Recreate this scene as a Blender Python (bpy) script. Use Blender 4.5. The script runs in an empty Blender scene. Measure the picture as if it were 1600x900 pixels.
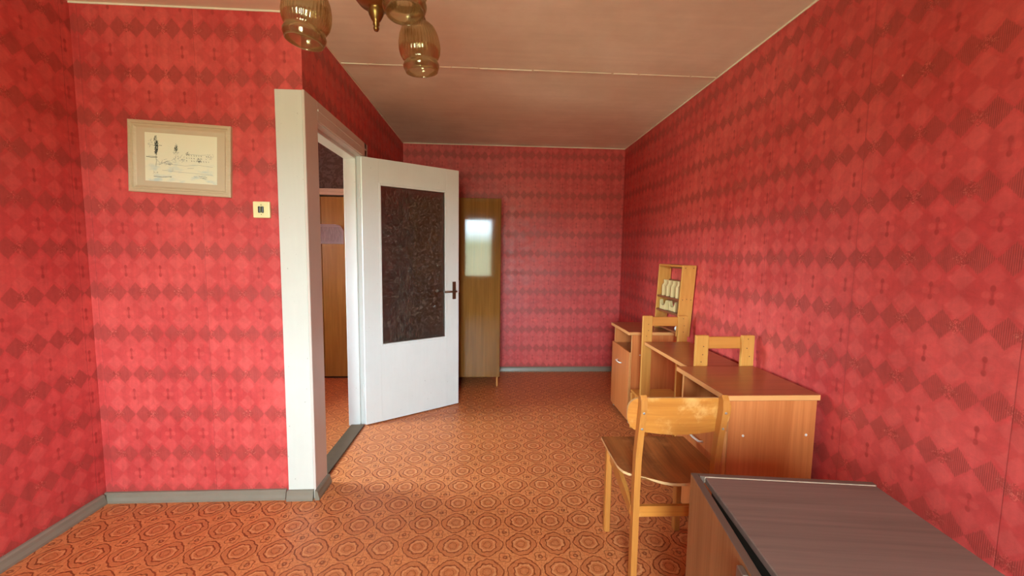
import bpy, bmesh, math, random
from mathutils import Matrix, Vector
random.seed(7)
SC = bpy.context.scene
COL = SC.collection

# ------------------------------------------------------------------ camera, world, light, exposure
F_PX = 622.93
PITCH, YAW, ROLL, CAM_H = 0.08579, 0.05552, 0.01318, 1.3325
fw = Vector((math.sin(YAW) * math.cos(PITCH), math.cos(YAW) * math.cos(PITCH), -math.sin(PITCH)))
r0 = Vector((math.cos(YAW), -math.sin(YAW), 0)); u0 = r0.cross(fw)
rt = math.cos(ROLL) * r0 + math.sin(ROLL) * u0
up = -math.sin(ROLL) * r0 + math.cos(ROLL) * u0
cam = bpy.data.cameras.new('camera'); cam.sensor_width = 36; cam.lens = F_PX / 1600 * 36; cam.clip_start = 0.02
co = bpy.data.objects.new('camera', cam); COL.objects.link(co)
m = Matrix.Identity(4)
for i in range(3):
    m[i][0], m[i][1], m[i][2] = rt[i], up[i], -fw[i]
m[2][3] = CAM_H
co.matrix_world = m
SC.camera = co

SC.view_settings.view_transform = 'Standard'; SC.view_settings.look = 'None'
SC.view_settings.gamma = 1; SC.view_settings.use_curve_mapping = False
SC.view_settings.exposure = 0.0
SKY = 168.0

# room measures (metres, camera over the origin)
XR, XB, XC, YA, YF, YN, H = 1.4747, -0.94, -2.0124, 2.117, 4.435, -1.7, 2.5
TW = 0.12      # partition thickness


# ------------------------------------------------------------------ node helper
class X:
    """a node socket that can be used in arithmetic"""
    def __init__(s, nt, k): s.nt, s.k = nt, k
    def op(s, o, *a, clamp=False):
        n = s.nt.nodes.new('ShaderNodeMath'); n.operation = o; n.use_clamp = clamp
        for i, v in enumerate((s,) + a):
            if isinstance(v, X): s.nt.links.new(v.k, n.inputs[i])
            else: n.inputs[i].default_value = v
        return X(s.nt, n.outputs[0])
    def __add__(s, o): return s.op('ADD', o)
    __radd__ = __add__
    def __sub__(s, o): return s.op('SUBTRACT', o)
    def __rsub__(s, o): return (s * -1.0) + o
    def __mul__(s, o): return s.op('MULTIPLY', o)
    __rmul__ = __mul__
    def __truediv__(s, o): return s.op('DIVIDE', o)
    def frac(s): return s.op('FRACT')
    def floor(s): return s.op('FLOOR')
    def abs(s): return s.op('ABSOLUTE')
    def sqrt(s): return s.op('SQRT')
    def sin(s): return s.op('SINE')
    def cos(s): return s.op('COSINE')
    def min(s, o): return s.op('MINIMUM', o)
    def max(s, o): return s.op('MAXIMUM', o)
    def sm(s, a, b, lo=0.0, hi=1.0):
        n = s.nt.nodes.new('ShaderNodeMapRange'); n.interpolation_type = 'SMOOTHSTEP'
        s.nt.links.new(s.k, n.inputs['Value'])
        if a > b: a, b, lo, hi = b, a, hi, lo
        n.inputs['From Min'].default_value = a; n.inputs['From Max'].default_value = b
        n.inputs['To Min'].default_value = lo; n.inputs['To Max'].default_value = hi
        return X(s.nt, n.outputs[0])


def lin(c):
    f = lambda v: v / 12.92 if v <= .04045 else ((v + .055) / 1.055) ** 2.4
    return tuple(f(v / 255) for v in c) + (1,)


class Mat:
    def __init__(s, name, rough=.5, spec=.5):
        s.m = bpy.data.materials.new(name); s.m.use_nodes = True
        s.nt = s.m.node_tree; s.b = s.nt.nodes['Principled BSDF']
        s.b.inputs['Roughness'].default_value = rough
        s.b.inputs['Specular IOR Level'].default_value = spec
    def node(s, t): return s.nt.nodes.new(t)
    def link(s, a, b): s.nt.links.new(a.k if isinstance(a, X) else a, b)
    def xyz(s, kind='object'):
        if kind == 'world': v = s.node('ShaderNodeNewGeometry').outputs['Position']
        else: v = s.node('ShaderNodeTexCoord').outputs['Object']
        n = s.node('ShaderNodeSeparateXYZ'); s.link(v, n.inputs[0])
        return [X(s.nt, o) for o in n.outputs]
    def vec(s, x, y, z):
        n = s.node('ShaderNodeCombineXYZ')
        for i, v in enumerate((x, y, z)):
            if isinstance(v, X): s.link(v, n.inputs[i])
            else: n.inputs[i].default_value = v
        return n.outputs[0]
    def noise(s, v, scale=1.0, detail=3, rough=.5, dist=0.0):
        n = s.node('ShaderNodeTexNoise'); s.link(v, n.inputs['Vector'])
        n.inputs['Scale'].default_value = scale; n.inputs['Detail'].default_value = detail
        n.inputs['Roughness'].default_value = rough; n.inputs['Distortion'].default_value = dist
        return X(s.nt, n.outputs['Fac'])
    def white(s, x):
        n = s.node('ShaderNodeTexWhiteNoise'); n.noise_dimensions = '1D'; s.link(x, n.inputs['W'])
        return X(s.nt, n.outputs['Value'])
    def col(s, c):
        n = s.node('ShaderNodeRGB'); n.outputs[0].default_value = lin(c); return n.outputs[0]
    def mix(s, f, a, b, mode='MIX'):
        n = s.node('ShaderNodeMix'); n.data_type = 'RGBA'; n.blend_type = mode
        if isinstance(f, X): s.link(f, n.inputs[0])
        else: n.inputs[0].default_value = f
        for k, c in ((6, a), (7, b)):
            if isinstance(c, tuple): n.inputs[k].default_value = lin(c)
            else: s.link(c, n.inputs[k])
        return n.outputs[2]
    def bright(s, c, f):
        n = s.node('ShaderNodeVectorMath'); n.operation = 'SCALE'
        if isinstance(c, tuple): c = s.col(c)
        s.link(c, n.inputs[0]); s.link(f, n.inputs['Scale']); return n.outputs[0]
    def base(s, c):
        if isinstance(c, tuple): s.b.inputs['Base Color'].default_value = lin(c)
        else: s.link(c, s.b.inputs['Base Color'])
    def rough(s, x): s.link(x, s.b.inputs['Roughness'])
    def bump(s, h, strength=.2, dist=.002):
        n = s.node('ShaderNodeBump'); s.link(h, n.inputs['Height'])
        n.inputs['Strength'].default_value = strength; n.inputs['Distance'].default_value = dist
        s.link(n.outputs[0], s.b.inputs['Normal'])


def plain(name, c, rough=.5, spec=.5, metal=0.0, mott=.06, scale=14.0):
    M = Mat(name, rough, spec); x, y, z = M.xyz()
    n = M.noise(M.vec(x, y, z), scale, 4)
    M.base(M.bright(c, n * (2 * mott) + (1 - mott)))
    M.b.inputs['Metallic'].default_value = metal
    M.bump(n, .06, .002)
    return M.m


def wood(name, light, dark, axis='z', freq=34.0, rough=.4, spec=.5, contrast=1.0, wear=None, coat=0.0):
    M = Mat(name, rough, spec); c = M.xyz()
    k = {'x': 0, 'y': 1, 'z': 2}[axis]
    a = [c[i] * (freq if i != k else freq * .045) for i in range(3)]
    n1 = M.noise(M.vec(*a), 1.0, 5, .6, .6)
    b = [c[i] * (freq * 5 if i != k else freq * .12) for i in range(3)]
    n2 = M.noise(M.vec(*b), 1.0, 3, .5)
    f = (n1 - .5) * (1.9 * contrast) + (n2 - .5) * (.9 * contrast) + .5
    f = f.max(0.0).min(1.0)
    colr = M.mix(f, dark, light)
    if wear:
        w = M.noise(M.vec(*c), 9.0, 5, .65)
        colr = M.mix(w.sm(.52, .72, 0, .75), colr, wear)
    M.base(colr)
    if coat:
        M.b.inputs['Coat Weight'].default_value = coat; M.b.inputs['Coat Roughness'].default_value = .06
    M.bump(n2, .05, .001)
    return M.m


# ------------------------------------------------------------------ materials
def wallpaper():
    M = Mat('red_wallpaper', .5, .5)
    x, y, z = M.xyz('world')
    g = M.node('ShaderNodeNewGeometry'); sp = M.node('ShaderNodeSeparateXYZ'); M.link(g.outputs['True Normal'], sp.inputs[0])
    ax = X(M.nt, sp.outputs[0]).abs().op('GREATER_THAN', .5)
    u = x * (1.0 - ax) + (y + 3.37) * ax + 20.0
    strip = u / .53
    si = strip.floor()
    z2 = z + (M.white(si) - .5) * .03
    u2 = u + M.white(si + 31.7) * .05
    colw, row = .083, .2135
    cu = u2 / colw
    du = (cu.frac() - .5).abs()
    dz = (((z2 - .685) / row + 10.5).frac() - .5).abs() * row
    wv = M.vec(u, z, ax)
    grain = M.noise(wv, 420.0, 2)
    blot = M.noise(wv, 30.0, 5, .7, .8)
    fuzz = (M.noise(wv, 95.0, 3, .6) - .5) * .5
    dia = (du * 1.9 + dz / .051 + fuzz * .55 + (grain - .5) * .12).sm(1.04, .86)
    j_even = ((cu / 2.0 + .5).frac() - .5).abs() * (2 * colw)
    j_odd = ((cu / 2.0).frac() - .5).abs() * (2 * colw)
    swirl = M.noise(wv, 170.0, 2, .5, 1.5)
    flo = (j_even / .036 + dz / .032 + fuzz * .6).sm(1.0, .75)
    dm = row / 2 - dz
    blob = (j_odd * j_odd + (dm - .020) * (dm - .020) * .5).sqrt().sm(.0095, .0045)
    stem = (j_odd.sm(.0035, .002)) * dm.sm(.02, .016)
    lobe = ((j_odd - .016) * (j_odd - .016) + dm * dm).sqrt().sm(.013, .009)
    ldia = (j_even / .042 + (dz - .062).abs() / .046 + fuzz * .8).sm(1.05, .75)
    ldi2 = (j_odd / .034 + (dz - .052).abs() / .046 + fuzz * .8).sm(1.05, .75)
    hatch = (u * (2 * math.pi / .0052)).sin()
    big = M.noise(wv, 2.3, 4, .55)
    mid = M.noise(wv, 11.0, 4, .6, .5)
    streak = M.noise(M.vec(u * 60.0, z * 2.0, ax), 1.0, 3)
    base = M.mix(big.sm(.35, .68), (186, 58, 55), (200, 74, 68))
    base = M.mix((ldia * .34).max(ldi2 * .2), base, (212, 93, 83))
    base = M.mix(lobe * .3, base, (214, 90, 78))
    dark = M.mix(hatch.sm(-.4, .7), (172, 64, 56), (144, 54, 46))
    c = M.mix(dia * (mid.sm(.25, .75, .62, .92)), base, dark)
    c = M.mix(flo * swirl.sm(.46, .56) * .8, c, (154, 54, 46))
    c = M.mix(flo * swirl.sm(.44, .36) * .5, c, (212, 120, 98))
    c = M.mix(blob.max(stem * .6) * (blot.sm(.3, .6, .35, .8)), c, (152, 44, 40))
    sd = (strip.frac() - .5).abs()
    seam = sd.sm(.4965, .499)
    c = M.mix(seam * .5, c, (138, 44, 42))
    spk = M.node('ShaderNodeTexVoronoi'); M.link(wv, spk.inputs['Vector']); spk.inputs['Scale'].default_value = 2.6
    c = M.mix(X(M.nt, spk.outputs['Distance']).sm(.016, .010), c, (226, 170, 150))
    c = M.bright(c, (mid - .5) * .5 + (blot - .5) * .5 + (streak - .5) * .3 + (grain - .5) * .2 + 1.02)
    M.base(c)
    M.bump(grain * .3 + mid + hatch * dia * .15 + streak * .5 - seam, .25, .003)
    M.rough(mid.sm(.3, .7, .40, .56))
    return M.m


def linoleum():
    M = Mat('patterned_linoleum', .4, .4)
    x, y, z = M.xyz('world')
    v0 = M.vec(x, y, 0.0)
    P = .157
    wob = M.noise(v0, 38.0, 2); wo2 = M.noise(M.vec(x + 7.3, y + 1.1, 0.0), 38.0, 2)
    a = (x + 20.02) / P + (wob - .5) * .13
    b = (y + 20.02) / P + (wo2 - .5) * .13
    fx, fy = a.frac() - .5, b.frac() - .5
    r = (fx * fx + fy * fy).sqrt()
    th = fy.op('ARCTAN2', fx)
    sc = (th * 8.0).cos() * .012
    sq = (th * 4.0).cos() * -.022
    gx, gy = (a + .5).frac() - .5, (b + .5).frac() - .5
    rc = (gx * gx + gy * gy).sqrt()
    thc = gy.op('ARCTAN2', gx)
    ring = lambda q, r0_, w: (q - r0_).abs().sm(w, w * .45)
    vein = M.noise(v0, 90.0, 3, .6, 1.2)
    line = ring(r + sq, .425, .026).max(ring(r + sc, .275, .026))
    line = line.max(ring(r + sc * .6, .12, .014) * .75)
    line = line.max(ring(rc + (thc * 4.0).cos() * .03, .165, .020) * .8)
    line = line.max(rc.sm(.085, .06) * .9)
    line = line.max(ring(fx.abs().max(fy.abs()), .5, .012) * .35)
    light = ring(r, .215, .024).max(rc.sm(.03, .02)).max(r.sm(.06, .03) * .3)
    band = (r.sm(.28, .31)) * (r.sm(.42, .38))
    big = M.noise(v0, 1.7, 4)
    fine = M.noise(v0, 300.0, 2)
    base = M.mix(vein.sm(.35, .65), (194, 110, 60), (214, 134, 80))
    base = M.mix(band * .45, base, (172, 90, 50))
    base = M.mix(r.sm(.2, .17) * .4, base, (170, 86, 46))
    c = M.mix(line * .85, base, (124, 50, 22))
    c = M.mix(light * .55, c, (214, 148, 98))
    c = M.bright(c, (big - .5) * .35 + (fine - .5) * .2 + 1.0)
    M.base(c)
    M.rough(vein.sm(.3, .7, .34, .5))
    M.bump(line * -.6 + vein * .3, .2, .0015)
    return M.m


def ceiling_paint():
    M = Mat('ceiling_whitewash', .85, .2); x, y, z = M.xyz('world')
    n = M.noise(M.vec(x, y, z), 1.6, 5, .6); n2 = M.noise(M.vec(x * 2.0, y * 22.0, z), 1.0, 3)
    c = M.mix(n.sm(.35, .7), (226, 210, 184), (240, 228, 204))
    M.base(M.bright(c, (n2 - .5) * .16 + 1.0)); M.bump(n2, .2, .003)
    return M.m


def white_paint(name, c=(212, 212, 206), rough=.38):
    M = Mat(name, rough, .5); x, y, z = M.xyz('world')
    n = M.noise(M.vec(x, y, z), 6.0, 5, .6); n2 = M.noise(M.vec(x * 60.0, y * 60.0, z * 5.0), 1.0, 3)
    spots = M.noise(M.vec(x, y, z), 70.0, 2)
    col = M.bright(c, (n - .5) * .12 + (n2 - .5) * .05 + 1.0)
    col = M.mix(spots.sm(.73, .78) * .5, col, (120, 104, 88))
    M.base(col); M.bump(n2, .08, .002)
    return M.m


CASE = white_paint('shaded_white_gloss_paint', (206, 190, 176))  # white casing paint with the doorway's warm shade put into its colour
WALL = wallpaper(); LINO = linoleum(); CEIL = ceiling_paint(); WHITE = white_paint('white_gloss_paint')
CREAM = white_paint('cream_gloss_paint', (222, 212, 190), .42)
BASEB = plain('grey_brown_baseboard_paint', (128, 116, 98), .35, .5, mott=.12)
PLASTER = plain('pale_plaster', (205, 196, 182), .8, .2)
DARKW = plain('dark_interior_board', (46, 36, 28), .7, .2)
CHERRY_Z = wood('cherry_laminate_upright', (220, 136, 76), (184, 100, 48), 'z', 26, .33, .5, .8)
CHERRY_Y = wood('cherry_laminate_lengthwise', (176, 98, 58), (138, 68, 38), 'x', 24, .28, .5, .7)
CHERRY_E = plain('cherry_edge_band', (216, 150, 88), .4, .5)
PINE_Z = wood('pine_upright', (220, 160, 80), (190, 122, 48), 'z', 24, .42, .45, .7)
PINE_X = wood('pine_crosswise', (212, 142, 64), (184, 110, 42), 'x', 24, .42, .45, .7)
PINE_Y = wood('pine_lengthwise', (208, 138, 62), (178, 106, 42), 'y', 24, .42, .45, .7)
PALE = wood('pale_beech', (226, 198, 142), (200, 164, 104), 'z', 20, .5, .4, .6)
BEECH_Z = wood('varnished_beech', (198, 130, 60), (164, 94, 36), 'z', 30, .34, .5, .7)
BEECH_X = wood('varnished_plywood', (204, 132, 56), (172, 98, 36), 'x', 30, .34, .5, .8, wear=(222, 166, 96))
SEATW = wood('worn_plywood_seat', (174, 106, 52), (108, 62, 30), 'y', 20, .42, .45, 1.0, wear=(182, 124, 70))
EDGEW = plain('bare_plywood_edge', (214, 170, 116), .55, .3)
BROWN_X = wood('brown_laminate_top', (126, 98, 86), (98, 76, 66), 'x', 30, .4, .5, .9)
BROWN_Z = wood('brown_polished_panel', (152, 104, 66), (116, 74, 44), 'z', 24, .2, .5, .7)
EDGEB = plain('worn_beige_edge', (176, 150, 126), .5, .4)
BROWN_E = plain('dark_brown_edge', (92, 70, 58), .4, .5)
WARD = wood('polished_wardrobe_veneer', (150, 102, 48), (108, 68, 30), 'z', 26, .05, .16, .8)
CLOSET = wood('ochre_closet_veneer', (188, 154, 72), (146, 112, 46), 'z', 40, .3, .5, .8)
FRAMEW = wood('pale_picture_frame', (208, 186, 154), (184, 158, 124), 'x', 40, .5, .4, .5)
BRASS = plain('aged_brass', (132, 96, 52), .36, .5, .9)
STEEL = plain('dull_steel', (190, 186, 178), .35, .5, .9)
RUST = plain('dark_bronze_metal', (104, 72, 54), .38, .5, .7)
BLACK = plain('black_plastic', (22, 21, 20), .35, .5)
SWITCHP = plain('cream_switch_plastic', (236, 220, 160), .4, .5, mott=.03)
MATB = plain('beige_mount_board', (196, 174, 144), .8, .2, mott=.04)
WHITEP = plain('white_plastic', (236, 232, 222), .4, .5, mott=.02)
INK = plain('grey_ink', (58, 60, 60), .8, .1)
INK2 = plain('pale_ink', (140, 140, 128), .8, .1)


def print_paper():
    M = Mat('wash_drawing_paper', .7, .2); x, y, z = M.xyz()
    n = M.noise(M.vec(x * 1.0, y, z * 2.2), 14.0, 4, .6)
    c = M.mix(n.sm(.45, .7) * z.sm(.02, -.09), (226, 218, 186), (190, 200, 190))
    M.base(c); return M.m


def note_paper():
    M = Mat('printed_notice_paper', .6, .2); x, y, z = M.xyz()
    lines = (z * (2 * math.pi / .0125)).sin().sm(.1, .5)
    words = M.noise(M.vec(x * 90.0, z * 12.0, 0.0), 1.0, 2).sm(.42, .52)
    inside = (x.abs().sm(.115, .105)) * (z.sm(-.08, -.07)) * z.sm(.075, .065)
    M.base(M.mix(lines * words * inside * .55, (232, 234, 240), (120, 122, 140)))
    return M.m


def ornamental_glass():
    M = Mat('ornamental_glass'); nt = M.nt; out = nt.nodes['Material Output']; x, y, z = M.xyz()
    v = M.vec(x, y, z)
    fern = M.noise(v, 17.0, 3, .5, 3.0); f2 = M.noise(v, 130.0, 2, .5, 1.0)
    h = (fern * 24.0).sin() * .5 + f2 * .5
    bp = M.node('ShaderNodeBump'); M.link(h, bp.inputs['Height'])
    bp.inputs['Strength'].default_value = .9; bp.inputs['Distance'].default_value = .006
    rf = M.node('ShaderNodeBsdfRefraction'); rf.inputs['IOR'].default_value = 1.07; rf.inputs['Roughness'].default_value = .1
    rf.inputs['Color'].default_value = lin((222, 212, 206)); M.link(bp.outputs[0], rf.inputs['Normal'])
    gl = M.node('ShaderNodeBsdfGlossy'); gl.inputs['Roughness'].default_value = .12; M.link(bp.outputs[0], gl.inputs['Normal'])
    fr = M.node('ShaderNodeFresnel'); fr.inputs['IOR'].default_value = 1.4
    mx = M.node('ShaderNodeMixShader'); M.link(X(nt, fr.outputs[0]) * .9 + .03, mx.inputs[0])
    M.link(rf.outputs[0], mx.inputs[1]); M.link(gl.outputs[0], mx.inputs[2])
    df = M.node('ShaderNodeBsdfDiffuse'); df.inputs[0].default_value = lin((196, 176, 150)); M.link(bp.outputs[0], df.inputs['Normal'])
    ridge = (fern * 24.0).sin().sm(.4, .95) * f2.sm(.35, .6, .25, 1.0)
    mx3 = M.node('ShaderNodeMixShader'); M.link(ridge * .22 + .012, mx3.inputs[0])
    M.link(mx.outputs[0], mx3.inputs[1]); M.link(df.outputs[0], mx3.inputs[2]); M.link(mx3.outputs[0], out.inputs['Surface'])
    return M.m


def clear_glass(name, tint=(240, 244, 242), fac=.07, rough=.02):
    M = Mat(name); nt = M.nt; out = nt.nodes['Material Output']
    t = M.node('ShaderNodeBsdfTransparent'); t.inputs[0].default_value = lin(tint)
    g = M.node('ShaderNodeBsdfGlossy'); g.inputs['Roughness'].default_value = rough
    mx = M.node('ShaderNodeMixShader')
    fr = M.node('ShaderNodeLayerWeight'); fr.inputs['Blend'].default_value = .25
    f = X(nt, fr.outputs['Fresnel']) * .8 + fac
    M.link(f.min(1.0), mx.inputs[0]); M.link(t.outputs[0], mx.inputs[1]); M.link(g.outputs[0], mx.inputs[2])
    M.link(mx.outputs[0], out.inputs['Surface'])
    return M.m


def shade_glass():
    M = Mat('ribbed_amber_glass'); nt = M.nt; out = nt.nodes['Material Output']
    t = M.node('ShaderNodeBsdfTransparent'); t.inputs[0].default_value = lin((238, 232, 216))
    g = M.node('ShaderNodeBsdfGlossy'); g.inputs['Roughness'].default_value = .06
    g.inputs['Color'].default_value = lin((255, 246, 226))
    d = M.node('ShaderNodeBsdfTranslucent'); d.inputs[0].default_value = lin((236, 222, 190))
    fr = M.node('ShaderNodeLayerWeight'); fr.inputs['Blend'].default_value = .3
    mx = M.node('ShaderNodeMixShader'); mx2 = M.node('ShaderNodeMixShader')
    mx.inputs[0].default_value = .12
    M.link(t.outputs[0], mx.inputs[1]); M.link(d.outputs[0], mx.inputs[2])
    f = X(nt, fr.outputs['Fresnel']) * .75 + .05
    M.link(f.min(1.0), mx2.inputs[0]); M.link(mx.outputs[0], mx2.inputs[1]); M.link(g.outputs[0], mx2.inputs[2])
    M.link(mx2.outputs[0], out.inputs['Surface'])
    return M.m


PRINT = print_paper(); NOTE = note_paper(); ORN = ornamental_glass(); PANE = clear_glass('window_glass'); SHADE = shade_glass()


def hall_paper():
    M = Mat('grey_floral_wallpaper', .7, .2); x, y, z = M.xyz('world')
    n = M.noise(M.vec(x, y, z), 16.0, 3, .5, 2.0)
    M.base(M.mix(n.sm(.45, .55), (96, 78, 68), (120, 102, 90))); return M.m
HALLP = hall_paper()

# world: bright overcast sky over a band of trees and ground
w = bpy.data.worlds.new('overcast_sky'); SC.world = w; w.use_nodes = True
nt = w.node_tree
bg = nt.nodes['Background']
tc = nt.nodes.new('ShaderNodeTexCoord'); sp = nt.nodes.new('ShaderNodeSeparateXYZ'); nt.links.new(tc.outputs['Generated'], sp.inputs[0])
cr = nt.nodes.new('ShaderNodeValToRGB'); nt.links.new(sp.outputs[2], cr.inputs[0])
mr = nt.nodes.new('ShaderNodeMapRange'); nt.links.new(sp.outputs[2], mr.inputs[0])
mr.inputs[1].default_value = -1; mr.inputs[2].default_value = 1
nt.links.new(mr.outputs[0], cr.inputs[0])
e = cr.color_ramp.elements
e[0].position = 0.0; e[0].color = (.27, .30, .24, 1)
e[1].position = 1.0; e[1].color = (.60, .80, 1, 1)
for p, c in ((.50, (.26, .30, .22, 1)), (.512, (.22, .28, .19, 1)), (.53, (.72, .88, 1, 1))):
    q = e.new(p); q.color = c
nt.links.new(cr.outputs[0], bg.inputs[0]); bg.inputs[1].default_value = SKY


# ------------------------------------------------------------------ mesh helpers
def box(bm, x0, x1, y0, y1, z0, z1, bev=0.0, seg=1):
    a = bmesh.ops.create_cube(bm, size=1)['verts']
    for v in a:
        v.co = Vector(((x0 + x1) / 2 + v.co.x * (x1 - x0), (y0 + y1) / 2 + v.co.y * (y1 - y0), (z0 + z1) / 2 + v.co.z * (z1 - z0)))
    if bev:
        es = list({ed for v in a for ed in v.link_edges})
        a = bmesh.ops.bevel(bm, geom=es, offset=bev, segments=seg, affect='EDGES', profile=.5)['verts']
    return a


def prism(bm, pts, d, plane='xy', bev=0.0):
    """closed outline pts extruded by vector d; plane tells where the 2-D points lie"""
    mk = {'xy': lambda a, b: (a, b, 0), 'xz': lambda a, b: (a, 0, b), 'yz': lambda a, b: (0, a, b)}[plane]
    vs = [bm.verts.new(mk(*p)) for p in pts]
    f = bm.faces.new(vs)
    g = bmesh.ops.extrude_face_region(bm, geom=[f])['geom']
    nv = [k for k in g if isinstance(k, bmesh.types.BMVert)]
    for v in nv: v.co += Vector(d)
    if bev:
        es = [ed for v in vs + nv for ed in v.link_edges if (ed.verts[0] in nv) == (ed.verts[1] in nv)]
        bmesh.ops.bevel(bm, geom=list(set(es)), offset=bev, segments=1, affect='EDGES')
    return vs + nv


def lathe(bm, prof, n=24, center=(0, 0, 0), cap=False, rib=0.0, nrib=0, ribz=None):
    rings = []
    for r, z in prof:
        ring = []
        for i in range(n):
            t = 2 * math.pi * i / n
            rr = r
            if rib and ribz[0] < z < ribz[1]: rr = r * (1 + rib * math.cos(nrib * t))
            ring.append(bm.verts.new((center[0] + rr * math.cos(t), center[1] + rr * math.sin(t), center[2] + z)))
        rings.append(ring)
    for a, b in zip(rings, rings[1:]):
        for i in range(n):
            bm.faces.new((a[i], a[(i + 1) % n], b[(i + 1) % n], b[i]))
    if cap:
        bm.faces.new(rings[0][::-1]); bm.faces.new(rings[-1])


def sweep(bm, path, sx, sy=None, n=10, rect=False, side=Vector((1, 0, 0))):
    """tube (or rectangular bar sx wide along `side`, sy deep) along path"""
    sy = sy or sx
    P = [Vector(p) for p in path]; rings = []
    for i, p in enumerate(P):
        t = (P[min(i + 1, len(P) - 1)] - P[max(i - 1, 0)]).normalized()
        s = (side - t * side.dot(t)).normalized(); o = t.cross(s)
        if rect: c = [(sx / 2, sy / 2), (-sx / 2, sy / 2), (-sx / 2, -sy / 2), (sx / 2, -sy / 2)]
        else: c = [(sx * math.cos(2 * math.pi * k / n), sy * math.sin(2 * math.pi * k / n)) for k in range(n)]
        rings.append([bm.verts.new(p + s * a + o * b) for a, b in c])
    k = len(rings[0])
    for a, b in zip(rings, rings[1:]):
        for i in range(k): bm.faces.new((a[i], a[(i + 1) % k], b[(i + 1) % k], b[i]))
    bm.faces.new(rings[0][::-1]); bm.faces.new(rings[-1])


def obj(name, bm, mat, parent=None, loc=(0, 0, 0), smooth=False):
    bmesh.ops.recalc_face_normals(bm, faces=bm.faces[:])
    me = bpy.data.meshes.new(name); bm.to_mesh(me); bm.free()
    if smooth:
        for p in me.polygons: p.use_smooth = True
    mats = mat if isinstance(mat, (list, tuple)) else [mat]
    for k in mats: me.materials.append(k)
    o = bpy.data.objects.new(name, me); COL.objects.link(o)
    o.location = loc
    if parent: o.parent = parent
    return o


def B(name, mat, parent, *b, bev=.0015, seg=1):
    bm = bmesh.new(); box(bm, *b, bev=bev, seg=seg); return obj(name, bm, mat, parent)


def thing(name, label, cat, loc=(0, 0, 0), rz=0.0, group=None, kind=None):
    o = bpy.data.objects.new(name, None); COL.objects.link(o)
    o.location = loc; o.rotation_euler = (0, 0, rz); o.empty_display_size = .1
    if label: o['label'] = label
    if cat: o['category'] = cat
    if group: o['group'] = group
    if kind: o['kind'] = kind
    return o


def tag(o, label=None, cat=None, group=None, kind=None):
    for k, v in (('label', label), ('category', cat), ('group', group), ('kind', kind)):
        if v: o[k] = v
    return o


def S(name, mat, label, cat, *b, bev=0.0):
    return tag(B(name, mat, None, *b, bev=bev), label, cat, kind='structure')


# ------------------------------------------------------------------ room shell
XH = -2.7     # far side of the hall
S('floor', LINO, 'orange linoleum floor with brown medallion pattern', 'floor', XH, XR + .1, YN - .1, YF + .1, -.1, 0)
ceil = thing('ceiling', 'pale whitewashed ceiling with a cracked slab joint', 'ceiling', (0, 0, H), kind='structure')
B('ceiling_slab', CEIL, ceil, XH, XR + .1, YN - .1, 2.646, 0, .12, bev=0)
B('ceiling_slab', CEIL, ceil, XH, XR + .1, 2.652, YF + .1, .004, .12, bev=0)
bm = bmesh.new()
for i in range(14):     # remains of filler along the joint
    a = XB + (XR - XB) * i / 14
    box(bm, a, a + (XR - XB) / 14 - random.uniform(.0, .02), 2.640 - random.uniform(0, .002), 2.653, -.003 - random.uniform(0, .002), .01)
obj('joint_filler', bm, CEIL, ceil)

S('wall_right', WALL, 'long red diamond-patterned papered wall beside the desks', 'wall', XR, XR + .1, YN - .1, YF + .1, 0, H)
S('wall_far', WALL, 'red papered end wall behind the wardrobe', 'wall', XB - TW, XR, YF, YF + .1, 0, H)
S('wall_left', WALL, 'dark red papered side wall at the left edge', 'wall', XC - .1, XC, YN - .1, YA, 0, H)
S('wall_inner', WALL, 'red papered wall carrying the framed drawing', 'wall', XH, XB, YA, YA + TW, 0, H)
# partition with the doorway
D0, D1, DT = 2.237, 3.075, 2.06
bm = bmesh.new()
box(bm, XB - TW, XB, D1, YF, 0, H); box(bm, XB - TW, XB, YA + TW, D1, DT, H)
tag(obj('wall_partition', bm, WALL), 'dark red papered partition wall around the open doorway', 'wall', kind='structure')
W2 = (2.3, 2.98, 1.12, 1.88)     # unseen opening added so that daylight reaches the hallway
bm = bmesh.new()
box(bm, XH - .1, XH, YA, W2[0], 0, H); box(bm, XH - .1, XH, W2[1], YF + .1, 0, H)
box(bm, XH - .1, XH, W2[0], W2[1], 0, W2[2]); box(bm, XH - .1, XH, W2[0], W2[1], W2[3], H)
tag(obj('wall_hall_side', bm, HALLP), 'grey papered side wall of the dark hallway', 'wall', kind='structure')
t = thing('added_hall_window', 'added unseen white framed window that lights the hallway', 'window', (XH - .05, (W2[0] + W2[1]) / 2, W2[2]), kind='structure')
bm = bmesh.new()
a_, b_ = (W2[1] - W2[0]) / 2, W2[3] - W2[2]
box(bm, -.03, .03, -a_, -a_ + .04, 0, b_); box(bm, -.03, .03, a_ - .04, a_, 0, b_)
box(bm, -.03, .03, -a_ + .04, a_ - .04, 0, .04); box(bm, -.03, .03, -a_ + .04, a_ - .04, b_ - .04, b_)
obj('window_frame', bm, WHITE, t)
B('pane', PANE, t, -.002, .002, -a_ + .04, a_ - .04, .04, b_ - .04, bev=0)
L = bpy.data.lights.new('daylight_portal', 'AREA'); L.shape = 'RECTANGLE'; L.size = b_; L.size_y = 2 * a_
L.cycles.is_portal = True
lo = bpy.data.objects.new('daylight_portal', L); COL.objects.link(lo)
lo.location = (XH - .12, (W2[0] + W2[1]) / 2, (W2[2] + W2[3]) / 2); lo.rotation_euler = (0, math.radians(-90), 0)
S('wall_hall_far', HALLP, 'grey floral papered wall above the hallway closet', 'wall', XH, XB - TW, 4.36, 4.46, 0, H)

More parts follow.
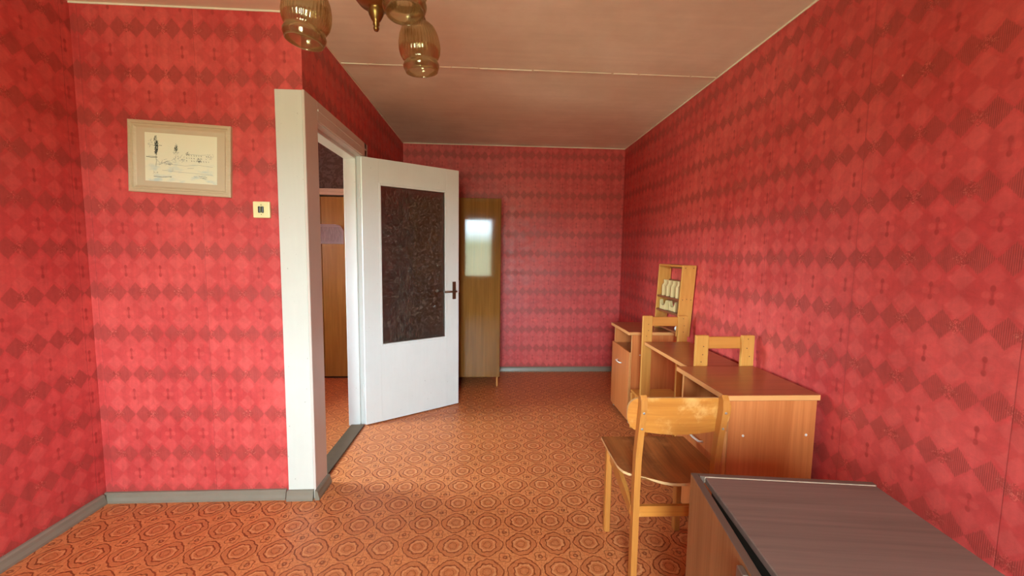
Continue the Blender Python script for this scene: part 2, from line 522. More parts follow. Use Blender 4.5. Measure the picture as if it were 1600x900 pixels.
# window wall behind the camera: window on the right, glazed balcony door beside it
W = [(-.98, -.69, .82, 2.2), (-.67, .10, .02, 2.2)]
bm = bmesh.new()
xs = [XC, W[0][0], W[0][1], W[1][0], W[1][1], XR]
y0, y1 = YN - .1, YN
box(bm, xs[0], xs[1], y0, y1, 0, H); box(bm, xs[2], xs[3], y0, y1, 0, H); box(bm, xs[4], xs[5], y0, y1, 0, H)
for k in (0, 1):
    box(bm, xs[2 * k + 1], xs[2 * k + 2], y0, y1, W[k][3], H); box(bm, xs[2 * k + 1], xs[2 * k + 2], y0, y1, 0, W[k][2])
tag(obj('wall_near', bm, WALL), 'red papered wall with window and balcony door', 'wall', kind='structure')


def casement(name, label, cat, x0, x1, z0, z1, splits, solid=None):
    t = thing(name, label, cat, ((x0 + x1) / 2, YN - .05, z0), kind='structure')
    w2, h = (x1 - x0) / 2, z1 - z0
    bm = bmesh.new()
    box(bm, -w2, -w2 + .04, -.03, .03, 0, h); box(bm, w2 - .04, w2, -.03, .03, 0, h)
    box(bm, -w2 + .04, w2 - .04, -.03, .03, 0, .04); box(bm, -w2 + .04, w2 - .04, -.03, .03, h - .04, h)
    obj('window_frame', bm, WHITE, t)
    xs = [-w2 + .04] + [s * 2 * w2 - w2 for s in splits] + [w2 - .04]
    for a, b in zip(xs, xs[1:]):
        lo = .045 if solid is None else solid
        bm = bmesh.new()
        box(bm, a, a + .045, -.02, .035, .04, h - .04); box(bm, b - .045, b, -.02, .035, .04, h - .04)
        box(bm, a + .045, b - .045, -.02, .035, h - .085, h - .04); box(bm, a + .045, b - .045, -.02, .035, .04, lo + .04)
        s = obj('sash', bm, WHITE, t)
        B('pane', PANE, s, a + .045, b - .045, -.002, .002, lo + .04, h - .085, bev=0)
        B('sash_handle', STEEL, s, b - .03, b - .015, .035, .055, h * .5, h * .5 + .1)
    return t


casement('window_1', 'white casement window beside the balcony door', 'window', *W[0], [])
casement('door_2', 'white glazed balcony door', 'door', *W[1], [], solid=.74)
S('trim_1', WHITE, 'white window sill board', 'window sill', W[0][0] - .04, W[0][1] + .04, YN, YN + .12, W[0][2] - .03, W[0][2])
for i, (a, b, c, d) in enumerate(W):     # daylight portals in the openings
    L = bpy.data.lights.new('daylight_portal', 'AREA'); L.shape = 'RECTANGLE'; L.size = b - a; L.size_y = d - c
    L.cycles.is_portal = True
    lo = bpy.data.objects.new('daylight_portal', L); COL.objects.link(lo)
    lo.location = ((a + b) / 2, YN - .12, (c + d) / 2); lo.rotation_euler = (math.radians(90), 0, 0)

# baseboards
def baseboard(name, label, p, q, n):
    """moulded strip from p to q, n = inward normal"""
    p, q, n = Vector(p), Vector(q), Vector(n)
    prof = [(0, 0), (.024, 0), (.024, .012), (.018, .03), (.016, .044), (.010, .052), (0, .053)]
    bm = bmesh.new()
    A = [bm.verts.new(p + n * a + Vector((0, 0, b))) for a, b in prof]
    C = [bm.verts.new(q + n * a + Vector((0, 0, b))) for a, b in prof]
    bm.faces.new(A); bm.faces.new(C[::-1])
    for i in range(len(prof)):
        j = (i + 1) % len(prof); bm.faces.new((A[i], A[j], C[j], C[i]))
    return tag(obj(name, bm, BASEB), label, 'baseboard', kind='structure')


baseboard('baseboard_left', 'brown-grey baseboard along the left wall', (XC, YN, 0), (XC, YA - .025, 0), (1, 0, 0))
baseboard('baseboard_inner', 'grey baseboard below the framed drawing', (XC, YA, 0), (-1.085, YA, 0), (0, -1, 0))
baseboard('baseboard_far', 'grey baseboard along the far wall', (XB, YF, 0), (XR, YF, 0), (0, -1, 0))
baseboard('baseboard_right', 'grey baseboard behind the desks', (XR, YN, 0), (XR, YF - .025, 0), (-1, 0, 0))
baseboard('baseboard_partition', 'grey baseboard behind the open door', (XB, 3.2, 0), (XB, YF - .025, 0), (1, 0, 0))
baseboard('baseboard_corner', 'paint-chipped grey baseboard end at the door post', (-1.075, YA - .012, 0), (XB + .002, YA - .012, 0), (0, -1, 0))
baseboard('baseboard_return', 'short grey baseboard block at the foot of the door casing', (XB + .012, YA - .03, 0), (XB + .012, D0 + .02, 0), (1, 0, 0))
# thin whitewash line where walls meet the ceiling
for i, (lab, b) in enumerate((('far wall', (XB, XR, YF - .004, YF, H - .008, H)), ('right wall', (XR - .004, XR, YN, YF - .004, H - .008, H)),
                       ('wall with the drawing', (XC, XB, YA - .004, YA, H - .008, H)), ('partition', (XB, XB + .004, YA - .004, YF - .004, H - .008, H)))):
    S(f'trim_{i + 2}', CEIL, f'thin whitewash edge along the top of the {lab}', 'trim', *b)
# papering strip edge left of the door post
# door post, jambs and casings (white gloss paint)
t = thing('trim_6', 'white painted door post, jambs and casing of the doorway', 'door frame', (XB, D0, 0), kind='structure')
lx = lambda x: x - XB
ly = lambda y: y - D0
B('post_board', white_paint('toned_down_white_gloss_paint', (206, 202, 188)), t, lx(-1.072), lx(XB), ly(YA - .012), ly(YA), .0, 2.128, bev=.002)  # white paint copy, darkened in colour to offset strong light on the post
B('casing', CASE, t, lx(XB), lx(XB + .012), ly(YA - .012), ly(D0 + .018), 0, 2.13, bev=.002)
B('casing', CASE, t, lx(XB), lx(XB + .012), ly(D0 + .018), ly(3.10), 2.03, 2.13, bev=.002)
B('casing_bead', CASE, t, lx(XB + .012), lx(XB + .018), ly(D0 + .018), ly(3.10), 2.075, 2.088, bev=.002)
B('casing', CASE, t, lx(XB), lx(XB + .012), ly(3.066), ly(3.13), 0, 2.13, bev=.002)
# jamb linings (stepped rebate)
B('jamb', CASE, t, lx(XB - TW - .012), lx(XB), ly(D0), ly(D0 + .028), 0, 2.05)
B('jamb', WHITE, t, lx(XB - TW - .012), lx(XB - .045), ly(3.022), ly(D1), 0, 2.05, bev=.003)
B('jamb', WHITE, t, lx(XB - .045), lx(XB - .004), ly(3.04), ly(D1), 0, 2.05, bev=.003)
B('door_head', WHITE, t, lx(XB - TW - .012), lx(XB - .045), ly(D0 + .028), ly(3.022), 2.005, 2.055, bev=.003)
B('door_head', WHITE, t, lx(XB - .045), lx(XB), ly(D0 + .028), ly(3.04), 2.025, 2.055, bev=.003)
S('trim_7', plain('worn_grey_threshold_paint', (92, 74, 56), .6, .3, mott=.2), 'worn grey-brown wooden threshold of the doorway', 'threshold',
  XB - TW + .005, XB - .012, D0 + .029, 3.02, 0, .012, bev=.004)

# the open door leaf, hinged on the far jamb
t = thing('door_1', 'white door with ornamental glass pane standing open', 'door', (-.949, 3.03, .008), math.radians(33.2), kind='structure')
DW, DH, TH = .80, 2.015, .036
gx0, gx1, gz0, gz1 = .125, .685, .60, 1.835
bm = bmesh.new()
yy = (-TH / 2, TH / 2)
box(bm, .0, gx0, *yy, 0, DH, bev=.0015); box(bm, gx1, DW, *yy, 0, DH, bev=.0015)
box(bm, gx0, gx1, *yy, 0, gz0); box(bm, gx0, gx1, *yy, gz1, DH)
obj('leaf', bm, WHITE, t)
B('glass_pane', ORN, t, gx0, gx1, -.002, .002, gz0, gz1, bev=0)
for ysg in (-1, 1):
    a, b = sorted((ysg * .004, ysg * (TH / 2 + .003)))
    for q in ((gx0 - .003, gx0 + .014, gz0 - .003, gz1 + .003), (gx1 - .014, gx1 + .003, gz0 - .003, gz1 + .003),
              (gx0 + .014, gx1 - .014, gz0 - .003, gz0 + .014), (gx0 + .014, gx1 - .014, gz1 - .014, gz1 + .003)):
        B('glazing_bead', WHITE, t, q[0], q[1], a, b, q[2], q[3], bev=.003)
for ysg in (-1, 1):
    h = thing('door_handle', None, None); h.parent = t; h.location = (.755, ysg * TH / 2, 1.0)
    B('handle_plate', RUST, h, -.016, .016, *sorted((0, ysg * .006)), -.07, .08, bev=.002)
    bm = bmesh.new()
    sweep(bm, [(0, 0, 0), (0, ysg * .045, 0), (-.01, ysg * .052, 0), (-.11, ysg * .05, 0)], .008, .008, 8, side=Vector((0, 0, 1)))
    obj('lever', bm, RUST, h, smooth=True)
B('lock_edge', STEEL, t, DW, DW + .001, -.01, .01, .93, 1.09, bev=0)
for z in (.22, 1.72):
    bm = bmesh.new(); lathe(bm, [(.008, 0), (.008, .1)], 10, (-.004, .012, z), cap=True); obj('hinge', bm, WHITE, t)

# ------------------------------------------------------------------ hallway closet and notice
t = thing('built_in_closet', 'ochre veneer hallway closet front seen through the doorway', 'closet', (-1.72, 4.25, 0))
B('closet_panel', CLOSET, t, -.55, -.005, -.05, .1, .02, 1.885, bev=.002)
B('closet_panel', CLOSET, t, .0, .655, -.05, .1, .02, 1.885, bev=.002)
B('plinth', DARKW, t, -.55, .655, -.035, .1, 0, .02, bev=0)
B('cornice', CREAM, t, -.56, .655, -.075, .1, 1.9, 1.93, bev=.004)
B('cornice', CREAM, t, -.56, .655, -.062, .1, 1.93, 1.965, bev=.004)
bm = bmesh.new()      # curled notice
NX, NZ = 20, 12
vs = []
for j in range(NZ + 1):
    for i in range(NX + 1):
        a, b = i / NX, j / NZ
        curl = max(0, a + b - 1.68)
        vs.append(bm.verts.new((-.127 + .254 * a - curl * .05, -.003 - .004 * math.sin(a * 9 + b * 3) * b - curl * .12, -.1 + .2 * b - curl * .05)))
for j in range(NZ):
    for i in range(NX):
        k = j * (NX + 1) + i
        bm.faces.new((vs[k], vs[k + 1], vs[k + NX + 2], vs[k + NX + 1]))
g = bmesh.ops.solidify(bm, geom=bm.faces[:], thickness=.0006)
o = tag(obj('paper_notice', bm, NOTE, None, (-1.625, 4.198, 1.508)), 'creased white printed notice stuck on the hallway closet', 'paper')

# ------------------------------------------------------------------ wardrobe
t = thing('wardrobe', 'polished brown veneer wardrobe behind the open door', 'wardrobe', (-.343, 4.155, 0))
x0, x1, yb, yf2, zb, zt = -.447, .447, .265, -.265, .10, 1.862
B('side_panel', WARD, t, x0, x0 + .018, yf2 + .02, yb, zb, zt)
B('side_panel', WARD, t, x1 - .018, x1, yf2 + .02, yb, zb, zt)
B('top_panel', WARD, t, x0 + .018, x1 - .018, yf2 + .02, yb, zt - .018, zt)
B('bottom_panel', WARD, t, x0 + .018, x1 - .018, yf2 + .02, yb, zb, zb + .018)
B('back_panel', DARKW, t, x0 + .018, x1 - .018, yb - .005, yb, zb + .018, zt - .018, bev=0)
for a, b, hx in ((x0 + .001, -.0015, -.04), (.0015, x1 - .006, .04)):
    d = B('wardrobe_door', WARD, t, a, b, yf2, yf2 + .018, zb + .004, zt - .004)
    B('door_pull', STEEL, d, hx - .006, hx + .006, yf2 - .02, yf2, .95, 1.07, bev=.003)
for a in (x0 + .012, x1 - .036):
    for b in (yf2 + .024, yb - .05):
        B('leg', BEECH_Z, t, a, a + .018, b, b + .022, 0, zb, bev=.002)

# ------------------------------------------------------------------ framed drawing and switch
t = thing('framed_drawing', 'tilted pale wooden frame with an ink wash town sketch', 'picture', (-1.5435, YA, 1.605))
t.rotation_euler = (0, math.radians(2.6), 0)
fw2, fh, fz = .243, .347, .0
prof = [(0, 0), (0, -.014), (.006, -.018), (.014, -.018), (.018, -.012), (.024, -.013), (.03, -.008), (.034, -.006), (.034, 0)]
bm = bmesh.new()
loops = []
for a, b in prof:
    loops.append([bm.verts.new(p) for p in ((-fw2 + a, b, a), (fw2 - a, b, a), (fw2 - a, b, fh - a), (-fw2 + a, b, fh - a))])
for A, C in zip(loops, loops[1:] + loops[:1]):
    for i in range(4): bm.faces.new((A[i], A[(i + 1) % 4], C[(i + 1) % 4], C[i]))
obj('frame', bm, FRAMEW, t)
B('mount', MATB, t, -fw2 + .033, fw2 - .033, -.006, -.001, .033, fh - .033, bev=0)
pr = B('print', PRINT, t, -.171, .171, -.117, -.1165, -.117, .117, bev=0)
for v in pr.data.vertices: v.co.y += .1095
pr.location = (.003, 0, .175)
bm = bmesh.new(); bm2 = bmesh.new()
YI = -.0085
def stroke(bmx, pts, wd=.0012):
    P = [Vector((a, YI, b)) for a, b in pts]
    for p, q in zip(P, P[1:]):
        d = q - p
        if d.length < 1e-6: continue
        n = Vector((-d.z, 0, d.x)).normalized() * wd / 2
        A = [bmx.verts.new(k) for k in (p + n, p - n, q - n, q + n)]
        bmx.faces.new(A)
def scrib(bmx, cx, cz, w_, h_, n, wd=.001):
    for _ in range(n):
        a = random.uniform(-w_, w_); b = random.uniform(-h_, h_)
        stroke(bmx, [(cx + a, cz + b), (cx + a + random.uniform(-w_, w_) * .7, cz + b + random.uniform(-h_, h_) * .7)], wd)
# left tower with rigging
stroke(bm, [(-.120, .104), (-.119, .05), (-.117, -.02), (-.119, -.045)], .0012)
scrib(bm, -.119, .085, .006, .015, 22, .0014); scrib(bm, -.116, .045, .007, .025, 46, .0022); scrib(bm, -.112, .055, .012, .003, 10, .0016)
stroke(bm, [(-.104, .058), (-.09, .057)], .0016); scrib(bm2, -.142, .068, .01, .014, 16)
stroke(bm, [(-.165, .0), (-.14, -.002), (-.112, .0)], .0025); stroke(bm2, [(-.155, .004), (-.12, .003)], .001)
# middle tower
stroke(bm2, [(-.024, .073), (-.024, .01)], .001); scrib(bm, -.024, .048, .006, .016, 30, .0015); stroke(bm2, [(-.04, .028), (-.008, .028)], .001)
scrib(bm2, -.025, .01, .012, .018, 18)
scrib(bm2, -.075, -.022, .036, .012, 34); scrib(bm2, .004, .0, .012, .012, 20)
# row of houses
scrib(bm, .03, .028, .007, .008, 14, .0014); stroke(bm2, [(.022, .022), (.06, .024), (.09, .022), (.12, .026)], .001)
for r_ in range(3):
    for i in range(12 - r_):
        xx = .025 + i * .0115 + random.uniform(-.001, .001); zz = .02 - r_ * .013
        if random.random() < .8: stroke(bm if random.random() < .6 else bm2, [(xx, zz), (xx + .003, zz - .002), (xx + .002, zz - .005)], .0018)
scrib(bm, .085, -.004, .008, .008, 20, .0016)
scrib(bm2, .14, .02, .016, .012, 14)
# shore and water
stroke(bm2, [(-.06, -.03), (.02, -.034), (.08, -.026), (.15, -.032)], .001); stroke(bm2, [(-.09, -.062), (-.01, -.066), (.08, -.068), (.15, -.072)], .001)
stroke(bm2, [(.03, -.045), (.06, -.043)], .0012); stroke(bm, [(-.13, -.094), (-.09, -.096), (-.045, -.09)], .0018)
scrib(bm, -.05, -.094, .004, .003, 6); scrib(bm, -.128, -.074, .004, .004, 8); scrib(bm, -.112, -.076, .004, .003, 8)
scrib(bm, -.04, -.058, .003, .005, 5); scrib(bm2, .1, -.085, .03, .006, 16)
for f_ in bm2.faces: f_.material_index = 1
me_ = bpy.data.meshes.new('tmp'); bm2.to_mesh(me_); bm2.free(); bm.from_mesh(me_); bpy.data.meshes.remove(me_)
tag(obj('ink_drawing', bm, [INK, INK2], pr), kind='stuff')

t = thing('light_switch', 'square cream double switch with black rockers on red wall', 'switch', (-1.154, YA, 1.537))
bm = bmesh.new(); box(bm, -.041, .041, -.016, 0, -.041, .041, bev=.004, seg=2); obj('plate', bm, SWITCHP, t)
for s in (-1, 1): B('rocker', BLACK, t, s * .0075 - .0055, s * .0075 + .0055, -.024, -.014, -.016, .016, bev=.003, seg=2)
for s in (-1, 1):
    bm = bmesh.new(); box(bm, -.002, .002, -.0175, -.0155, s * .024 - .002, s * .024 + .002, bev=.0008); obj('screw', bm, RUST, t)


# ------------------------------------------------------------------ desk pedestals and desk
def pedestal(label, loc, w_, ln, zt):
    t = thing('desk_pedestal', label, 'cabinet', loc, group='cherry desk units along the right wall')
    # local: x = 0 front (room side) .. w_ at the wall, y = 0 near .. ln far
    f = .03
    B('top', [CHERRY_Y, CHERRY_E], t, 0, w_, 0, ln, zt - .026, zt, bev=.002)
    tp = t.children[0]
    for p in tp.data.polygons:
        if abs(p.normal.z) < .5: p.material_index = 1
    for a in (.012, ln - .028):
        s = B('side_panel', [CHERRY_Z, CHERRY_E], t, f, w_ - .005, a, a + .016, .0, zt - .026, bev=.001)
        for p in s.data.polygons:
            if p.normal.x < -.5: p.material_index = 1
        if a < .1:
            for sx in (f + .068, w_ - .045):
                bm = bmesh.new(); lathe(bm, [(.0, 0), (.0055, .0), (.0055, .002), (.003, .003), (.0, .003)], 10)
                bmesh.ops.rotate(bm, verts=bm.verts[:], matrix=Matrix.Rotation(math.radians(90), 3, 'X'))
                bmesh.ops.translate(bm, verts=bm.verts[:], vec=(sx, a, .555)); obj('screw_cap', bm, WHITEP, s)
    B('shelf', CHERRY_Y, t, f + .004, w_ - .012, .028, ln - .028, .55, .566, bev=.001)
    B('bottom_panel', CHERRY_Y, t, f + .004, w_ - .012, .028, ln - .028, .05, .066, bev=.001)
    B('back_panel', CHERRY_Z, t, w_ - .012, w_ - .008, .028, ln - .028, .02, zt - .026, bev=0)
    d = B('door', [CHERRY_Z, CHERRY_E], t, f - .0175, f - .0015, .014, ln - .014, .03, .575, bev=.001)
    for p in d.data.polygons:
        if abs(p.normal.y) > .5: p.material_index = 1
    h = obj('handle', (lambda b: (sweep(b, [(f - .018, ln * .5 - .05, .45), (f - .036, ln * .5 - .045, .45), (f - .04, ln * .5, .45), (f - .036, ln * .5 + .045, .45), (f - .018, ln * .5 + .05, .45)], .005, .006, 8, side=Vector((0, 0, 1))), b)[1])(bmesh.new()), WHITEP, d, smooth=True)
    for a in (.03, ln - .05):
        B('glide', WHITEP, t, f + .0, f + .02, a - .002, a + .02, -.0, .0005, bev=0)
    return t


pedestal('nearest cherry cabinet with two pale screw caps on its side panel', (1.009, 1.608, 0), .43, .447, .74)
pedestal('farthest cherry cabinet, under the small pine rack', (1.078, 2.99, 0), .392, .455, .74)
t = thing('writing_desk', 'narrow cherry desk between the two pine chair backs', 'desk', (1.096, 2.112, 0))
o = B('top', [CHERRY_Y, CHERRY_E], t, 0, .325, 0, .612, .70, .724, bev=.002)
for p in o.data.polygons:
    if abs(p.normal.z) < .5: p.material_index = 1
B('back_panel', CHERRY_Z, t, .30, .316, .19, .602, 0, .70)
B('support_panel', CHERRY_Z, t, .16, .30, .20, .216, .0, .70)


# ------------------------------------------------------------------ pine chairs
def pine_chair(label, loc, rz=0.0):
    t = thing('pine_chair', label, 'chair', loc, rz, 'low pine chairs between the desks')
    # local: rear posts at y 0..0.022 (towards camera), seat towards +y; x centred
    hw = .164
    for s in (-1, 1):
        a, b = sorted((s * hw, s * (hw - .07)))
        p = B('rear_leg', PINE_Z, t, a, b, 0, .022, 0, .905, bev=.003)
        for zz in (.886, .835, .79) if s > 0 else (.845, .80, .76):
            bm = bmesh.new(); lathe(bm, [(0, 0), (.003, 0), (.003, .0012), (0, .0012)], 8)
            bmesh.ops.rotate(bm, verts=bm.verts[:], matrix=Matrix.Rotation(math.radians(90), 3, 'X'))
            bmesh.ops.translate(bm, verts=bm.verts[:], vec=((a + b) / 2 + random.uniform(-.012, .012), 0, zz)); obj('screw', bm, RUST, p)
        B('front_leg', PINE_Z, t, a, a + (b - a), .175, .197, 0, .28, bev=.003)
        B('side_rail', PINE_Y, t, (a + b) / 2 - .01, (a + b) / 2 + .01, .022, .175, .22, .28, bev=.002)
    B('back_rail', PINE_X, t, -hw + .05, hw - .05, .022, .042, .828, .893, bev=.003)
    B('seat', PINE_X, t, -hw + .005, hw - .005, .0225, .21, .28, .30, bev=.004)
    return t


pine_chair('pine chair back rising just behind the nearest cherry cabinet', (1.282, 2.066, 0))
pine_chair('pine chair back rising in front of the small pine rack', (1.254, 2.746, 0))

# ------------------------------------------------------------------ pine rack on the far pedestal
t = thing('pine_rack', 'small crooked pine rack leaning on the red wall', 'rack', (1.368, 2.815, .741))
SH = -.1    # the rack leans in its own plane: y shifts with height
def shear(o):
    for v in o.data.vertices: v.co.y += SH * v.co.z
    return o
RW, RD, RH = .405, .1, .525
for a in (0, RW - .016):
    s = shear(B('side_panel', PINE_Z, t, 0, RD, a, a + .016, 0, RH, bev=.002))
    if a == 0:
        for sx, sz in ((.02, .505), (.08, .505), (.02, .275), (.05, .28), (.082, .275), (.07, .02)):
            bm = bmesh.new(); lathe(bm, [(0, 0), (.0035, 0), (.0035, .0012), (0, .0012)], 8)
            bmesh.ops.rotate(bm, verts=bm.verts[:], matrix=Matrix.Rotation(math.radians(90), 3, 'X'))
            bmesh.ops.translate(bm, verts=bm.verts[:], vec=(sx, SH * sz, sz)); obj('screw', bm, RUST, s)
shear(B('top_panel', PINE_Y, t, 0, .045, .016, RW - .016, RH - .014, RH, bev=.001))
DARKP = wood('dark_stained_shelf', (150, 84, 48), (112, 58, 32), 'y', 24, .45, .4, .7)
for z in (.02, .15, .262):
    shear(B('shelf', DARKP, t, 0, RD - .004, .016, RW - .016, z, z + .014, bev=.001))
for z in (.375, .21, RH - .03):
    shear(B('back_rail', DARKP, t, RD - .014, RD - .002, .016, RW - .016, z, z + .03, bev=.001))
for k in range(4):      # bottle-shaped wooden dividers on the middle shelf
    yk = .075 + k * .078
    pr_ = [(0, 0), (.06, 0), (.06, .085), (.045, .10), (.04, .125), (.012, .125), (.014, .10), (0, .08)]
    bm = bmesh.new(); prism(bm, pr_, (0, .028, 0), 'xz', bev=.003)
    bmesh.ops.translate(bm, verts=bm.verts[:], vec=(.012, yk + SH * .276, .277)); obj('divider', bm, PALE, t)
for k in range(2):      # curved cradles on the lower shelf
    yk = .26 - k * .12
    bm = bmesh.new()
    pts = []
    for i in range(13):
        a = math.pi * i / 12
        pts.append((.05 + .05 * math.cos(a) * -1, .075 - .045 * math.sin(a)))
    pts += [(.1, .0), (0, .0)]
    prism(bm, pts, (.03, 0, 0), 'yz', bev=.002)
    bmesh.ops.translate(bm, verts=bm.verts[:], vec=(.015 + k * .02, yk + SH * .165, .165)); obj('cradle', bm, PALE, t)
for k, (yy_, zz) in enumerate(((.06, .034), (.10, .034))):
    bm = bmesh.new(); lathe(bm, [(0, 0), (.012, .004), (.017, .016), (.013, .028), (.006, .034), (0, .036)], 14)
    bmesh.ops.translate(bm, verts=bm.verts[:], vec=(.03 + k * .03, yy_, zz)); obj('knob', bm, WHITEP if k == 0 else PALE, t, smooth=True)

# ------------------------------------------------------------------ bentwood plywood chair
t = thing('plywood_chair', 'worn varnished plywood chair seen from behind', 'chair', (.742, 1.63, 0), math.radians(-1.0))
# seat outline (front at +y), gently dished
NXS, NYS = 16, 14
def seat_w(v):      # half width at v (0 rear .. 1 front)
    if v < .28: return .205 * math.sqrt(max(0, 1 - ((.28 - v) / .28) ** 2.4)) * .42 + .205 * .58
    return .205 + .004 * math.sin(math.pi * v)
def seat_pt(a, v, dz):
    hw_ = seat_w(v)
    yv = -.182 + .415 * v
    yv += .05 * (abs(a) ** 2.5) * (1 - v) ** 3 * 1.2
    z = .447 - .012 * (1 - a * a) * math.sin(math.pi * min(1, v * 1.1)) + dz - .006 * v
    return Vector((a * hw_ + .012, yv, z))
bm = bmesh.new()
top = [[bm.verts.new(seat_pt(-1 + 2 * i / NXS, j / NYS, 0)) for i in range(NXS + 1)] for j in range(NYS + 1)]
bot = [[bm.verts.new(seat_pt(-1 + 2 * i / NXS, j / NYS, -.011)) for i in range(NXS + 1)] for j in range(NYS + 1)]
for j in range(NYS):
    for i in range(NXS):
        bm.faces.new((top[j][i], top[j][i + 1], top[j + 1][i + 1], top[j + 1][i]))
        bm.faces.new((bot[j][i], bot[j + 1][i], bot[j + 1][i + 1], bot[j][i + 1]))
edge = []
per = [(0, i) for i in range(NXS + 1)] + [(j, NXS) for j in range(1, NYS + 1)] + [(NYS, i) for i in range(NXS - 1, -1, -1)] + [(j, 0) for j in range(NYS - 1, 0, -1)]
for (a, b), (c, d) in zip(per, per[1:] + per[:1]):
    f_ = bm.faces.new((top[a][b], top[c][d], bot[c][d], bot[a][b])); f_.material_index = 1
obj('seat', bm, [SEATW, EDGEW], t)
for s in (-1, 1):
    B('front_leg', BEECH_Z, t, s * .171 - .014, s * .171 + .014, .152, .186, 0, .432, bev=.004)
    path = [(s * .159, -.165, 0), (s * .158, -.162, .2), (s * .157, -.160, .42), (s * .157, -.163, .55), (s * .157, -.176, .64), (s * .157, -.190, .71), (s * .157, -.198, .755), (s * .157, -.196, .785), (s * .157, -.186, .797)]
    bm = bmesh.new(); sweep(bm, path, .024, .032, rect=True)
    bmesh.ops.bevel(bm, geom=[e_ for e_ in bm.edges if len(e_.link_faces) == 2 and e_.calc_face_angle(0) > .9], offset=.003, segments=1, affect='EDGES')
    p = obj('rear_leg', bm, BEECH_Z, t)
    for yy_, zz in ((-.2135, .742), (-.2005, .675)):
        bm = bmesh.new(); lathe(bm, [(0, -.002), (.005, -.002), (.0045, .001), (0, .002)], 12)
        bmesh.ops.rotate(bm, verts=bm.verts[:], matrix=Matrix.Rotation(math.radians(90), 3, 'X'))
        bmesh.ops.translate(bm, verts=bm.verts[:], vec=(s * .157, yy_, zz)); obj('rivet', bm, STEEL, p)
    bm = bmesh.new(); prism(bm, [(-.145, .29), (-.145, .335), (.155, .432), (.155, .36)], (.018, 0, 0), 'yz', bev=.001)
    bmesh.ops.translate(bm, verts=bm.verts[:], vec=(s * .162 - .009, 0, 0)); obj('side_rail', bm, BEECH_Z, t)
B('stretcher', BEECH_X, t, -.146, .146, -.172, -.152, .302, .346, bev=.003)
B('front_rail', BEECH_X, t, -.157, .157, .158, .176, .37, .425, bev=.003)
# curved backrest with rounded outline
bm = bmesh.new()
NB = 24; half = .204
outl = []
def back_pt(a, zf, off):
    xx = a
    y = -.165 - .030 * (1 - (a / half) ** 2) * .5 + off - (zf - .64) * .12 + .01
    return Vector((xx, y, zf))
def zr(a):
    k = abs(a) / half
    lowz = .638 + .022 * k ** 2; hiz = .792 - .006 * k ** 2
    if k > .80:
        q = (k - .80) / .20; r_ = .045 * (1 - math.sqrt(max(0, 1 - q * q)))
        lowz += r_ * 1.3; hiz -= r_
    return lowz, hiz
R4 = {}
for i in range(NB + 1):
    a = -half + 2 * half * (.5 - .5 * math.cos(math.pi * i / NB))
    l, h_ = zr(a)
    for j in range(7):
        for kk, off in ((0, 0), (1, .010)):
            R4[i, j, kk] = bm.verts.new(back_pt(a, l + (h_ - l) * j / 6, off))
for i in range(NB):
    for j in range(6):
        bm.faces.new((R4[i, j, 0], R4[i + 1, j, 0], R4[i + 1, j + 1, 0], R4[i, j + 1, 0]))
        bm.faces.new((R4[i, j, 1], R4[i, j + 1, 1], R4[i + 1, j + 1, 1], R4[i + 1, j, 1]))
    for j in (0, 6):
        f_ = bm.faces.new((R4[i, j, 0], R4[i + 1, j, 0], R4[i + 1, j, 1], R4[i, j, 1])); f_.material_index = 1
for i in (0, NB):
    for j in range(6):
        f_ = bm.faces.new((R4[i, j, 0], R4[i, j + 1, 0], R4[i, j + 1, 1], R4[i, j, 1])); f_.material_index = 1
obj('backrest', bm, [BEECH_X, EDGEW], t)

# ------------------------------------------------------------------ drop-leaf table in the foreground
ang = math.radians(-7.2)
t = thing('drop_leaf_table', 'brown laminate drop-leaf table in the lower right corner', 'table', (.739, .594, 0), ang)
hx, hy, zt = .2135, .36, .75
B('top', BROWN_X, t, -hx, hx, -hy, hy, zt - .018, zt, bev=.002)
B('edge_strip', EDGEB, t, -hx, hx, hy, hy + .003, zt - .016, zt + .0005, bev=.001)
B('edge_strip', BROWN_E, t, -hx - .012, hx + .004, hy + .003, hy + .018, zt - .018, zt + .001, bev=.001)
for a in (-hy + .03, hy - .046): B('end_panel', DARKW, t, -hx + .06, hx - .03, a, a + .016, 0, zt - .018)  # end and long panels coloured dark to deepen the shade in the leaf gap
B('long_panel', DARKW, t, -hx + .01, -hx + .022, -hy + .046, hy - .02, .06, zt - .018, bev=0)
lf = thing('drop_leaf', None, None); lf.parent = t; lf.location = (-hx - .012, hy + .018, 0); lf.rotation_euler = (0, 0, math.radians(-2.9))
o = B('leaf_panel', [BROWN_Z, BROWN_E], lf, -.018, 0, -.74, 0, .06, zt + .001, bev=.0015)
for p in o.data.polygons:
    if p.normal.z > .5 or abs(p.normal.y) > .5: p.material_index = 1
B('latch', BROWN_E, lf, -.030, -.018, -.34, -.312, zt - .075, zt - .008, bev=.002)
rl = thing('drop_leaf', None, None); rl.parent = t; rl.location = (hx + .006, 0, 0)
B('leaf_panel', [BROWN_Z, BROWN_E], rl, 0, .018, -hy, hy, .06, zt - .022, bev=.0015)

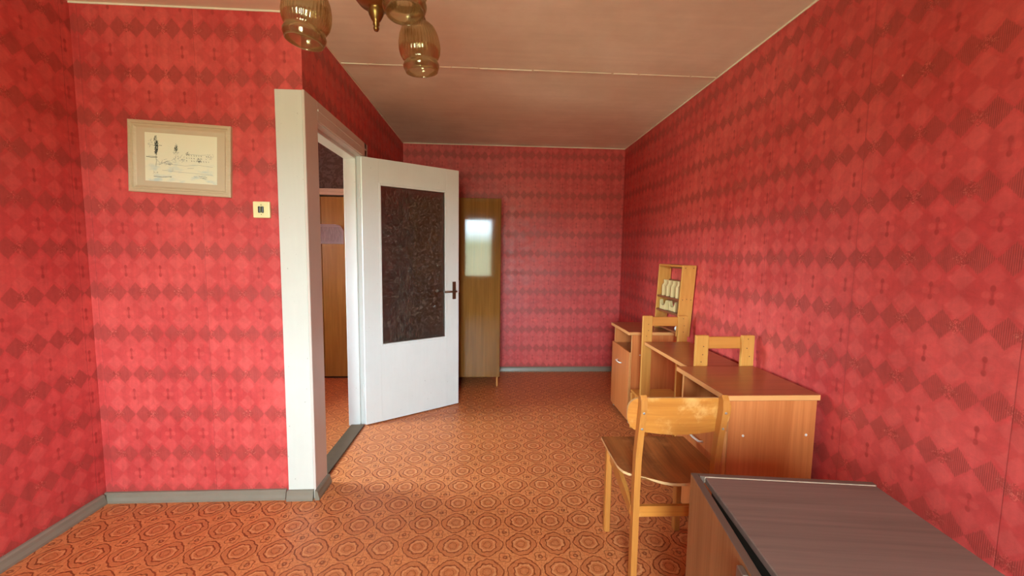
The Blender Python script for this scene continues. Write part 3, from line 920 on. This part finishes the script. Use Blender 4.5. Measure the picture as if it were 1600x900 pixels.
# ------------------------------------------------------------------ chandelier
CX, CY, CZ = -.356, 1.312, 2.012
t = thing('chandelier', 'brass ceiling chandelier with three ribbed amber glass shades', 'ceiling lamp', (CX, CY, H))
def L_(bmx, prof, n=20, c=(0, 0, 0)): lathe(bmx, prof, n, c)
zf = CZ - H
bm = bmesh.new(); L_(bm, [(0, 0), (.055, 0), (.058, -.012), (.04, -.04), (.012, -.055), (.008, -.06)]); obj('ceiling_rose', bm, BRASS, t, smooth=True)
bm = bmesh.new(); L_(bm, [(.007, -.055), (.007, zf + .10)], 12); obj('stem', bm, BRASS, t, smooth=True)
bm = bmesh.new(); L_(bm, [(0, zf - .004), (.006, zf - .002), (.009, zf + .005), (.007, zf + .012), (.010, zf + .016), (.009, zf + .023), (.014, zf + .030), (.021, zf + .044), (.024, zf + .054), (.020, zf + .062), (.028, zf + .064), (.050, zf + .074), (.062, zf + .088), (.060, zf + .102), (.03, zf + .118), (.007, zf + .135), (0, zf + .137)], 24); obj('hub', bm, BRASS, t, smooth=True)
shades = [(-.546, 1.296, 1.958), (-.253, 1.434, 1.950), (-.258, 1.212, 2.000)]
for sx, sy, sz in shades:
    d = Vector((sx - CX, sy - CY, 0)); L0 = d.length; dn = d.normalized()
    zr_ = sz - H
    ztop = zr_ + .165
    path = []
    for i in range(13):
        q = i / 12
        path.append(dn * (.03 + (L0 - .03) * q) + Vector((0, 0, zf + .095 + (ztop + .045 - zf - .095) * (q ** 1.5) + .04 * math.sin(math.pi * q))))
    bm = bmesh.new(); sweep(bm, path + [path[-1] + Vector((0, 0, -.02))], .006, .006, 8, side=dn.cross(Vector((0, 0, 1)))); obj('arm', bm, BRASS, t, smooth=True)
    bm = bmesh.new(); L_(bm, [(0, .05), (.012, .05), (.016, .03), (.026, .012), (.03, -.004), (.026, -.006), (0, -.006)], 20, (d.x, d.y, ztop)); obj('socket_cup', bm, BRASS, t, smooth=True)
    bm = bmesh.new()
    k = 1.0
    prof = [(.028, .158), (.040, .152), (.054, .138), (.063, .118), (.068, .095), (.069, .075), (.066, .056), (.059, .042), (.055, .036), (.058, .029), (.061, .022), (.060, .014), (.056, .006), (.054, 0)]
    inner = [(r_ - .003, z_) for r_, z_ in reversed(prof)]
    lathe(bm, prof + inner, 160, (d.x, d.y, zr_), rib=.014, nrib=40, ribz=(.04, .145))
    bmesh.ops.remove_doubles(bm, verts=bm.verts[:], dist=1e-6)
    tilt = Matrix.Rotation(math.radians(7), 3, dn.cross(Vector((0, 0, 1))))
    for v in bm.verts:
        c0 = Vector((d.x, d.y, ztop)); v.co = c0 + tilt @ (v.co - c0)
    obj('glass_shade', bm, SHADE, t, smooth=True)

SC.cycles.use_denoising = True
SC.cycles.max_bounces = 10
SC.cycles.diffuse_bounces = 5
SC.cycles.transparent_max_bounces = 16
SC.cycles.sample_clamp_indirect = 6
